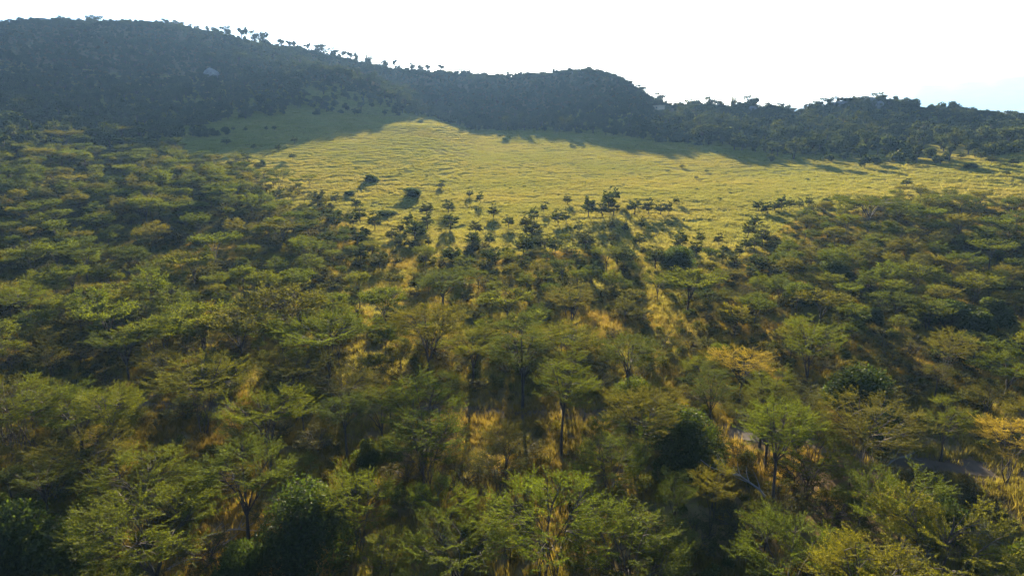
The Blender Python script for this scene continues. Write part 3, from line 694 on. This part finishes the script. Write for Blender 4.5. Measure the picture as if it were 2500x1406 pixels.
def dens_thorn(X, Y):
    u, v, d = uv_of(X, Y); t = thicket(u, v)
    return np.where(wedge(X, Y) & (Y < 230) & ~glade(u, v), np.clip(t + .03, 0, 1) ** 1.3 * .75 * np.where(vnoise(X, Y, 10, 61) < .42, .3, 1), 0)
pt = poisson(-180, 180, 12, 230, 1.9, dens_thorn, 42000)
pt = pt[near_track(pt[:, 0], pt[:, 1]) > 1.4]; pt = pt[clear_of_placed(pt[:, 0], pt[:, 1], .1)]
pt = pt[np.hypot((pt[:, 0] - bx_) / 2.2, pt[:, 1] - by_) > 1.9]
dt = np.hypot(pt[:, 0], pt[:, 1]); hT = RS.uniform(.8, 2.1, len(pt)); kT = RS.randint(0, 3, len(pt)); rT = RS.uniform(0, TWO_PI, len(pt))
wT = np.array([TB[k].R / TB[k].H for k in kT]) * hT * RS.uniform(.8, 1.1, len(pt))
oT = np.argsort(dt / hT)
for q in oT[:200]:
    x, y = pt[q]; ty = np.interp(x, txy[:, 0], txy[:, 1])
    rel, nm = beside(x, y); lab, grp = ("low" if hT[q] < 1.5 else "chest-high") + " thorn bush " + rel, "thorn bushes around " + nm
    plant(TB[kT[q]], 'thorn_bush', x, y, hT[q], wT[q], rT[q], lab, 'bush', grp, crown="foliage", wood="stem")
rs_ = oT[200:]
sc = np.stack([wT[rs_] / np.array([TB[k].R for k in kT[rs_]])] * 2 + [hT[rs_] / np.array([TB[k].H for k in kT[rs_]])], 1)
scatter_stuff("scrub", TF, np.c_[pt[rs_], ground_z(pt[rs_, 0], pt[rs_, 1]) - .05], kT[rs_], sc, rT[rs_], "low thorny scrub filling the gaps between distant acacias", "scrub")

# ------------------------------------------------------------------ grasses
def blade_clump(name, seed, n, size, hgt, w, lean, mat):
    r = np.random.RandomState(seed)
    nt_ = max(4, n // 14); cx, cy = r.uniform(-size, size, (2, nt_)); k = r.randint(0, nt_, n)
    x = cx[k] + r.normal(0, .09 * max(1, size), n); y = cy[k] + r.normal(0, .09 * max(1, size), n); h = hgt * r.uniform(.5, 1.15, n) * (r.uniform(.6, 1.2, nt_)[k])
    az = r.uniform(0, TWO_PI, n); l = h * r.uniform(.15, lean, n); fa = r.uniform(0, TWO_PI, n)
    b0 = np.stack([x - np.cos(fa) * w / 2, y - np.sin(fa) * w / 2, np.full(n, -.06)], 1); b1 = np.stack([x + np.cos(fa) * w / 2, y + np.sin(fa) * w / 2, np.full(n, -.06)], 1)
    tip = np.stack([x + np.cos(az) * l, y + np.sin(az) * l, h], 1)
    V = np.stack([b0, b1, tip], 1).reshape(-1, 3)
    return bpy.data.objects.new(name, mesh_np(name, V, np.arange(n * 3).reshape(n, 3), [M[mat]]))
OG = [blade_clump("open_grass_%d" % i, 700 + i, 520, 1.3, .26, .055, .7, 'grass') for i in range(4)]
TG = [blade_clump("tall_grass_%d" % i, 720 + i, 300, .75, .44, .032, .65, 'tallgrass') for i in range(4)]
def scatter_grass(name, protos, pts, smin, smax, label, cat):
    n = len(pts); s = RS.uniform(smin, smax, n); s3 = np.stack([s, s, s * RS.uniform(.7, 1.25, n) * (1 - .6 * sstep(110, 200, pts[:, 1]))], 1)
    scatter_stuff(name, protos, np.c_[pts, ground_z(pts[:, 0], pts[:, 1])], RS.randint(0, len(protos), n), s3, RS.uniform(0, TWO_PI, n), label, cat)
def grid_pts(y0, y1, step, m=1.0):
    ys = np.arange(y0, y1, step); out = []
    for y in ys:
        xm = (0.80 * y + 6) * m; xs = np.arange(-xm, xm, step); out.append(np.c_[xs, np.full(len(xs), y)])
    p = np.concatenate(out); return p + RS.uniform(-.5, .5, p.shape) * step
def loose_pts(y0, y1, n):
    y = np.sqrt(RS.uniform(y0 ** 2, y1 ** 2, n)); return np.c_[RS.uniform(-1, 1, n) * (.8 * y + 6), y]
gp = np.concatenate([loose_pts(45, 170, 12000), loose_pts(170, 350, 24000)])
u, v, d = uv_of(gp[:, 0], gp[:, 1]); t = thicket(u, v)
cov = vnoise(gp[:, 0], gp[:, 1], 5, 91)
keep = (cov > np.where(gp[:, 1] > 150, .08, .18)) & (RS.rand(len(gp)) > np.clip(t, 0, 1) * .45)
gp = gp[keep]; far_ = gp[:, 1] > 170
scatter_grass("open_grass", OG, gp, .75, 1.5, "sunlit yellow-green tussock grass covering the open plain", "grass")
tg = grid_pts(13, 120, .95); u, v, d = uv_of(tg[:, 0], tg[:, 1]); t = thicket(u, v)
keep = (t > .05) & (vnoise(tg[:, 0], tg[:, 1], 6, 95) > .27) & (near_track(tg[:, 0], tg[:, 1]) > RS.uniform(.0, 1.0, len(tg))) & (np.hypot((tg[:, 0] - bx_) / 2.2, tg[:, 1] - by_) > .8)
tg = tg[keep]; tg = tg[RS.rand(len(tg)) < .75]
scatter_grass("tall_grass", TG, tg, .7, 1.35, "tall golden dry grass between the acacias", "grass")
HERB = [Proto("herb_%d" % i, build_mound(740 + i, H=.8, R=.6, lobes=6, n=700, leafL=.09, leafW=.045, stem_n=3), 'herb') for i in range(3)]
hp = grid_pts(13, 150, 1.6); u, v, d = uv_of(hp[:, 0], hp[:, 1]); t = thicket(u, v)
hp = hp[(t > 0) & (vnoise(hp[:, 0], hp[:, 1], 7, 97) > .42) & (near_track(hp[:, 0], hp[:, 1]) > 1.8)]
scatter_grass("undergrowth", HERB, hp, .5, 1.3, "low leafy undergrowth on the ground between acacias", "undergrowth")
# dark weedy tufts scattered over the open grass
wp = grid_pts(70, 330, 5.0); u, v, d = uv_of(wp[:, 0], wp[:, 1]); wp = wp[(thicket(u, v) < .1) & (vnoise(wp[:, 0], wp[:, 1], 25, 99) > .45) & (RS.rand(len(wp)) < .7)]
WEED = [Proto("weed_%d" % i, build_mound(760 + i, H=.3, R=.55, lobes=5, n=260, leafL=.13, leafW=.07, stem_n=2), 'young') for i in range(3)]
scatter_grass("weed_tufts", WEED, wp, .5, 1.25, "dark low weedy tufts dotted over the open grass", "weeds")

# ------------------------------------------------------------------ hill woodland
def foot_d(X, Y):
    a_ = np.arctan2(X, Y); u = np.clip(1250 + F * np.tan(a_) / math.cos(PITCH), -600, 3100)
    return interp_tab(u, FOOT_D), interp_tab(u, RIDGE_D), u
def dens_hill(X, Y):
    D = np.hypot(X, Y); fd, rd, u = foot_d(X, Y)
    up = sstep(-4, 12, D - fd); n = vnoise(X, Y, 30, 71)
    dd = up * np.where(n < .36, .4, 1.0)
    # shaded grass apron under the long hill is thinly wooded
    apron = np.exp(-((u - 720) / 260.0) ** 2) * (1 - sstep(fd + 5, fd + 40, D))
    dd = dd * (1 - .85 * apron)
    left = 1 - sstep(300, 560, u); dd = np.maximum(dd, left * .8 * sstep(-45, -10, D - fd))
    right = (u > 1880) & (D > fd - 22) & (D < fd); dd = np.where(right, np.maximum(dd, .10), dd)
    return np.where((np.abs(X) < .84 * Y) & (D < rd + 14), dd, 0)
ph = poisson(-480, 360, 150, 620, 2.6, dens_hill, 110000)
ph = ph[clear_of_placed(ph[:, 0], ph[:, 1], 1.0)]
def dens_ridge(X, Y):
    D = np.hypot(X, Y); fd, rd, u = foot_d(X, Y)
    return np.where((np.abs(X) < .84 * Y) & (D > rd - 16) & (D < rd + 6), .85, 0)
pr = poisson(-480, 360, 200, 620, 1.9, dens_ridge, 60000); n_ridge = len(pr); ph = np.concatenate([ph, pr])
hut = hit(1610, 270)
ph = ph[~((np.abs(ph[:, 0] - hut[0]) < 4) & (ph[:, 1] < hut[1] + 3) & (ph[:, 1] > hut[1] - 14))]
Dh = np.hypot(ph[:, 0], ph[:, 1]); fdh, rdh, uh = foot_d(ph[:, 0], ph[:, 1])
frac = np.clip((Dh - fdh) / (rdh - fdh), 0, 1)
hH = RS.uniform(2.0, 4.2, len(ph)) * np.where(RS.rand(len(ph)) < .12, 1.5, 1.0) * (1.15 - .40 * frac)
isb = RS.rand(len(ph)) < .5; kk = np.where(isb, 5 + RS.randint(0, 3, len(ph)), RS.randint(0, 5, len(ph)))
isb |= (frac > .965) & (RS.rand(len(ph)) < .75); kk = np.where(isb & (kk < 5), 5 + kk % 3, kk)
hH[isb] *= .75; hH[isb & (frac > .965)] *= 1.35; hH[(~isb) & (frac > .93)] *= .7
HALL = HT + HB
hR = np.array([HALL[k].R / HALL[k].H for k in kk]) * hH * RS.uniform(.9, 1.25, len(ph)); rH = RS.uniform(0, TWO_PI, len(ph))
oH = np.argsort(Dh / hH); treesel = [q for q in oH if kk[q] < 5 and frac[q] < .6][:150]; ts = set(treesel)
HSHAPE = ["open-crowned", "bushy", "tall broad", "flat-crowned", "narrow"]
HL = [(60, "the domed outcrop of the long hill"), (300, "the highest part of the long hill"), (515, "the bare grey rock face"), (784, "the umbrella-shaped skyline tree"), (960, "the wooded spur"), (1200, "the saddle beside the hump"), (1420, "the rock cap of the hump"), (1600, "the small tan building"), (1838, "the rocky wooded knoll"), (1955, "the leaning rock fin"), (2062, "the smooth granite dome"), (2146, "the boulder-top tree"), (2290, "the dark boulder among ridge trees"), (2470, "the falling end of the low ridge")]
for q in treesel:
    nm = HL[int(np.argmin([abs(uh[q] - c_) for c_, _ in HL]))][1]; lab, grp = "dark " + HSHAPE[kk[q]] + (" tree at the hill foot" if frac[q] < .18 else " tree on the lower slope") + " below " + nm, "hillside trees below " + nm
    plant(HT[kk[q]], 'hill_tree', ph[q, 0], ph[q, 1], hH[q], hR[q], rH[q], lab, 'tree', grp)
rs_ = np.array([q for q in range(len(ph)) if q not in ts])
sc = np.stack([hR[rs_] / np.array([HALL[k].R for k in kk[rs_]])] * 2 + [hH[rs_] / np.array([HALL[k].H for k in kk[rs_]])], 1)
scatter_stuff("hillside_woodland", HALL, np.c_[ph[rs_], ground_z(ph[rs_, 0], ph[rs_, 1]) - .1], kk[rs_], sc, rH[rs_], "dark bushy woodland covering the shaded hillside", "woodland")

# trees standing on the skyline
RT = [(5,72,48,16,0),(35,66,58,22,1),(155,58,43,24,0),(165,58,44,12,4),(193,52,44,16,1),(217,55,37,18,0),(236,55,36,26,2),(263,56,48,26,1),(300,58,49,16,4),(325,60,54,20,1),(388,58,50,16,1),(403,58,45,16,4),(423,60,47,18,0),(440,60,51,16,1),(480,68,62,16,1),(505,70,62,12,1),(530,76,64,26,1),(555,80,61,22,0),(588,86,68,18,4),(600,84,65,10,4),(620,88,71,22,0),(645,92,75,26,1),(687,106,94,18,4),(705,112,98,14,4),(717,113,99,12,4),(735,116,108,22,1),(753,116,104,10,4),(784,128,107,34,3),(812,130,112,20,0),(834,134,120,24,1),(855,138,126,16,4),(868,142,127,16,1),(900,150,133,24,0),(938,158,146,30,1),(964,160,144,12,4),(1006,166,149,18,0),(1025,168,158,24,1),(1043,170,157,18,4),(1076,176,157,18,4),(1102,181,174,10,1),(1115,182,167,14,0),(1130,182,166,20,0),(1145,182,170,10,4),(1178,186,176,24,1),(1215,188,178,24,1),
 (1278,190,176,14,0),(1293,190,172,22,0),(1322,188,180,26,1),(1342,190,176,18,0),(1360,190,170,14,4),(1383,182,170,9,4),(1403,182,174,14,1),(1430,178,173,16,1),(1458,184,173,20,0),(1475,188,178,16,0),(1500,198,190,14,1),(1563,232,204,26,0),(1609,252,222,28,0),(1648,262,249,10,4),(1682,262,240,24,0),(1702,264,244,12,4),(1732,266,232,30,0),(1755,268,244,30,1),(1790,266,235,20,0),(1812,262,246,30,1),(1828,258,228,24,0),(1845,262,236,26,1),(1876,272,247,22,0),(1898,272,248,26,0),(1918,274,252,20,1),(1966,270,251,9,4),(1985,270,243,22,0),(2000,270,246,16,4),(2022,270,234,36,2),(2048,262,236,16,4),(2085,250,234,24,0),(2110,248,232,18,0),(2146,248,222,42,0),(2165,252,238,18,1),(2208,262,239,32,3),(2232,266,247,30,1),(2268,278,260,24,1),(2325,288,255,44,3),(2350,288,264,28,1),(2374,290,266,28,0),(2398,292,274,18,4),(2420,296,270,22,0),(2462,300,268,40,3),(2484,304,274,26,3),(2495,310,289,30,1)]
for u, vb, vt, w, k in RT:
    a_ = math.atan((u - 1250) / F / (math.cos(PITCH) + (703 - vb) / F * math.sin(PITCH))); ur = min(max(1250 + F * math.tan(a_) / math.cos(PITCH), -600), 3100)
    d = float(interp_tab(ur, RIDGE_D)) - 1.0; x, y = d * math.sin(a_), d * math.cos(a_); zg = float(ground_z(x, y))
    H = max(2.0, z_at(u, vt, d) - zg); R = max(.8, w * d / F / 2)
    R = min(R, H * .6)
    nm = HL[int(np.argmin([abs(u - c_) for c_, _ in HL]))][1].replace('the small tan building', 'the falling shoulder of the hump')
    lab, grp = HSHAPE[k] + " dark tree silhouetted on the skyline near " + nm, "skyline trees near " + nm
    if u == 1563: lab, grp = "tall open-crowned tree on the falling shoulder of the hump, upper of two", None
    if u == 1609: lab, grp = "round open-crowned tree on the falling shoulder of the hump, lower of two", None
    if u == 2146: lab, grp = "large flat-crowned tree standing on the granite boulders of the ridge", None
    if u == 784: lab, grp = "umbrella-shaped tree with gaps on the long hill's skyline", None
    if u == 2022: lab, grp = "large open-crowned tree beside the smooth granite dome", None
    plant(HT[k], 'skyline_tree', x, y, H, R, RS.uniform(0, TWO_PI), lab, 'tree', grp, sink=.2)

# ------------------------------------------------------------------ rocks
def boulder(seed, sx, sy, sz):
    r = np.random.RandomState(seed); import bmesh
    bm = bmesh.new(); bmesh.ops.create_icosphere(bm, subdivisions=3, radius=1.0)
    ph_ = r.uniform(0, 6, 6)
    for vv in bm.verts:
        c = vv.co; s = 1 + .10 * math.sin(c.x * 3 + ph_[0]) * math.cos(c.y * 2.5 + ph_[1]) + .07 * math.sin(c.z * 5 + ph_[2] + c.x * 2) + .05 * math.sin(c.x * 8 + c.y * 7 + ph_[3])
        vv.co = Vector((c.x * s * sx, c.y * s * sy, c.z * s * sz))
    me = bpy.data.meshes.new("boulder"); bm.to_mesh(me); bm.free(); me.materials.append(M['rock'])
    for p in me.polygons: p.use_smooth = True
    return me
ROCKS = [(104,62,46,44,"smooth domed granite outcrop on the skyline of the long hill",0),(2062,262,246,50,"smooth broad granite dome on the low rocky ridge",0),(2124,254,236,30,"dark boulder beneath the large flat-crowned ridge tree",0),(2146,256,238,30,"blue-grey boulder leaning against a dark boulder on the ridge",-8),(2184,258,246,34,"low rounded boulder sloping down the rocky ridge",0),(1948,270,250,16,"small leaning rock fin on the low ridge",0),(1838,262,240,26,"blocky rock on top of a wooded knoll on the ridge",0),(515,192,170,42,"bare grey rock face on the side of the long hill",None),(2290,284,270,20,"dark rounded boulder among ridge trees near far haze",0),(432,68,57,30,"rounded outcrop on long hill's skyline among bushes",0),(1412,184,173,40,"bare rounded rock cap of the hump",0)]
for i, (u, vb, vt, w, lab, dd) in enumerate(ROCKS):
    if dd is None: x, y = hit(u, vb); d = math.hypot(x, y)
    else:
        a_ = math.atan((u - 1250) / F / (math.cos(PITCH) + (703 - vb) / F * math.sin(PITCH))); ur = 1250 + F * math.tan(a_) / math.cos(PITCH)
        d = float(interp_tab(ur, RIDGE_D)) - 2 + dd; x, y = d * math.sin(a_), d * math.cos(a_)
    zg = float(ground_z(x, y)); zt = max(z_at(u, vt, d), zg + 1.5); R = w * d / F / 2; hz = min(zt - zg, R * .9)
    o = obj('boulder', boulder(900 + i, R, R * .8, hz * 1.35), None, label=lab, category='rock'); o.location = (x, y, zg - hz * .3)

# small tan building half hidden by trees at the foot of the hump
def box(x0, x1, y0, y1, z0, z1):
    V = np.array([(x, y, z) for z in (z0, z1) for (x, y) in ((x0, y0), (x1, y0), (x1, y1), (x0, y1))], float)
    Fq = np.array([(0, 3, 2, 1), (4, 5, 6, 7), (0, 1, 5, 4), (1, 2, 6, 5), (2, 3, 7, 6), (3, 0, 4, 7)]); return V, Fq
he = bpy.data.objects.new('small_building', None); COL.objects.link(he); hz = float(ground_z(*hut)); he.location = (hut[0], hut[1], hz)
he['label'] = "small tan building half hidden by trees at the foot of the hump"; he['category'] = 'building'
obj('wall', mesh_np('wall', *box(-2.6, 2.6, 0, 3.5, -1.0, 2.3), [M['plaster']]), he)
obj('roof', mesh_np('roof', *box(-3.0, 3.0, -.4, 3.9, 2.305, 2.55), [M['thatch']]), he)
obj('window', mesh_np('window', *box(-1.9, -1.2, -.05, .1, .9, 1.7), [M['dark']]), he)

# fallen dead branches lying in the shade
def dead_branch(seed):
    r = np.random.RandomState(seed); paths = []
    p = np.cumsum(np.c_[r.uniform(.3, .6, 8), r.normal(0, .12, 8), r.normal(.02, .08, 8)], 0); paths.append((p, np.linspace(.06, .02, 8), 5))
    for i in range(9):
        b0 = p[r.randint(1, 7)]; d = unit(np.array([r.uniform(.2, .9), r.normal(0, .6), r.uniform(0, .6)])[None])[0]
        paths.append((bez(b0, b0 + d * .5 + r.normal(0, .1, 3), b0 + d * r.uniform(.7, 1.3), 5), np.linspace(.025, .008, 5), 4))
    return mesh_np("dead_branch", *tubes(paths), [M['deadwood']], smooth=True)
for i, (u, vb, lab) in enumerate([(1890,1290,"pale bare branch sticking out of a leaning shaded acacia"),(385,1420,"tangle of grey dead branches beside a vivid green bush"),(2120,1165,"bleached fallen branch on bare ground by the track bend"),(470,1330,"grey fallen branch under the big tall evergreen bush")]):
    x, y = hit(u, vb); o = obj('dead_branch', dead_branch(960 + i), None, label=lab, category='branch')
    o.location = (x, y, float(ground_z(x, y)) + (1.4 if i == 0 else .12)); o.rotation_euler = (0, -.15 if i == 0 else 0, RS.uniform(-.5, 3))

# ------------------------------------------------------------------ haze
V, Fq = box(-9200, 9200, -1200, 9200, -40, 345)
m, nt, out = new_mat("haze_air")
pvn = nt.nodes.new("ShaderNodeVolumePrincipled"); pvn.inputs["Color"].default_value = (0.33, 0.59, 1.0, 1)
pvn.inputs["Density"].default_value = 0.000125; pvn.inputs["Anisotropy"].default_value = 0.2
nt.links.new(pvn.outputs[0], out.inputs["Volume"])
obj("haze", mesh_np("haze", V, Fq, [m]), None, kind="stuff", label="pale blue morning haze filling the air", category="haze")
print("COUNTS acacia", len(pa), "thorn", len(pt), "hill", len(ph), "open grass", len(gp), "tall", len(tg), "herb", len(hp), "weeds", len(wp))
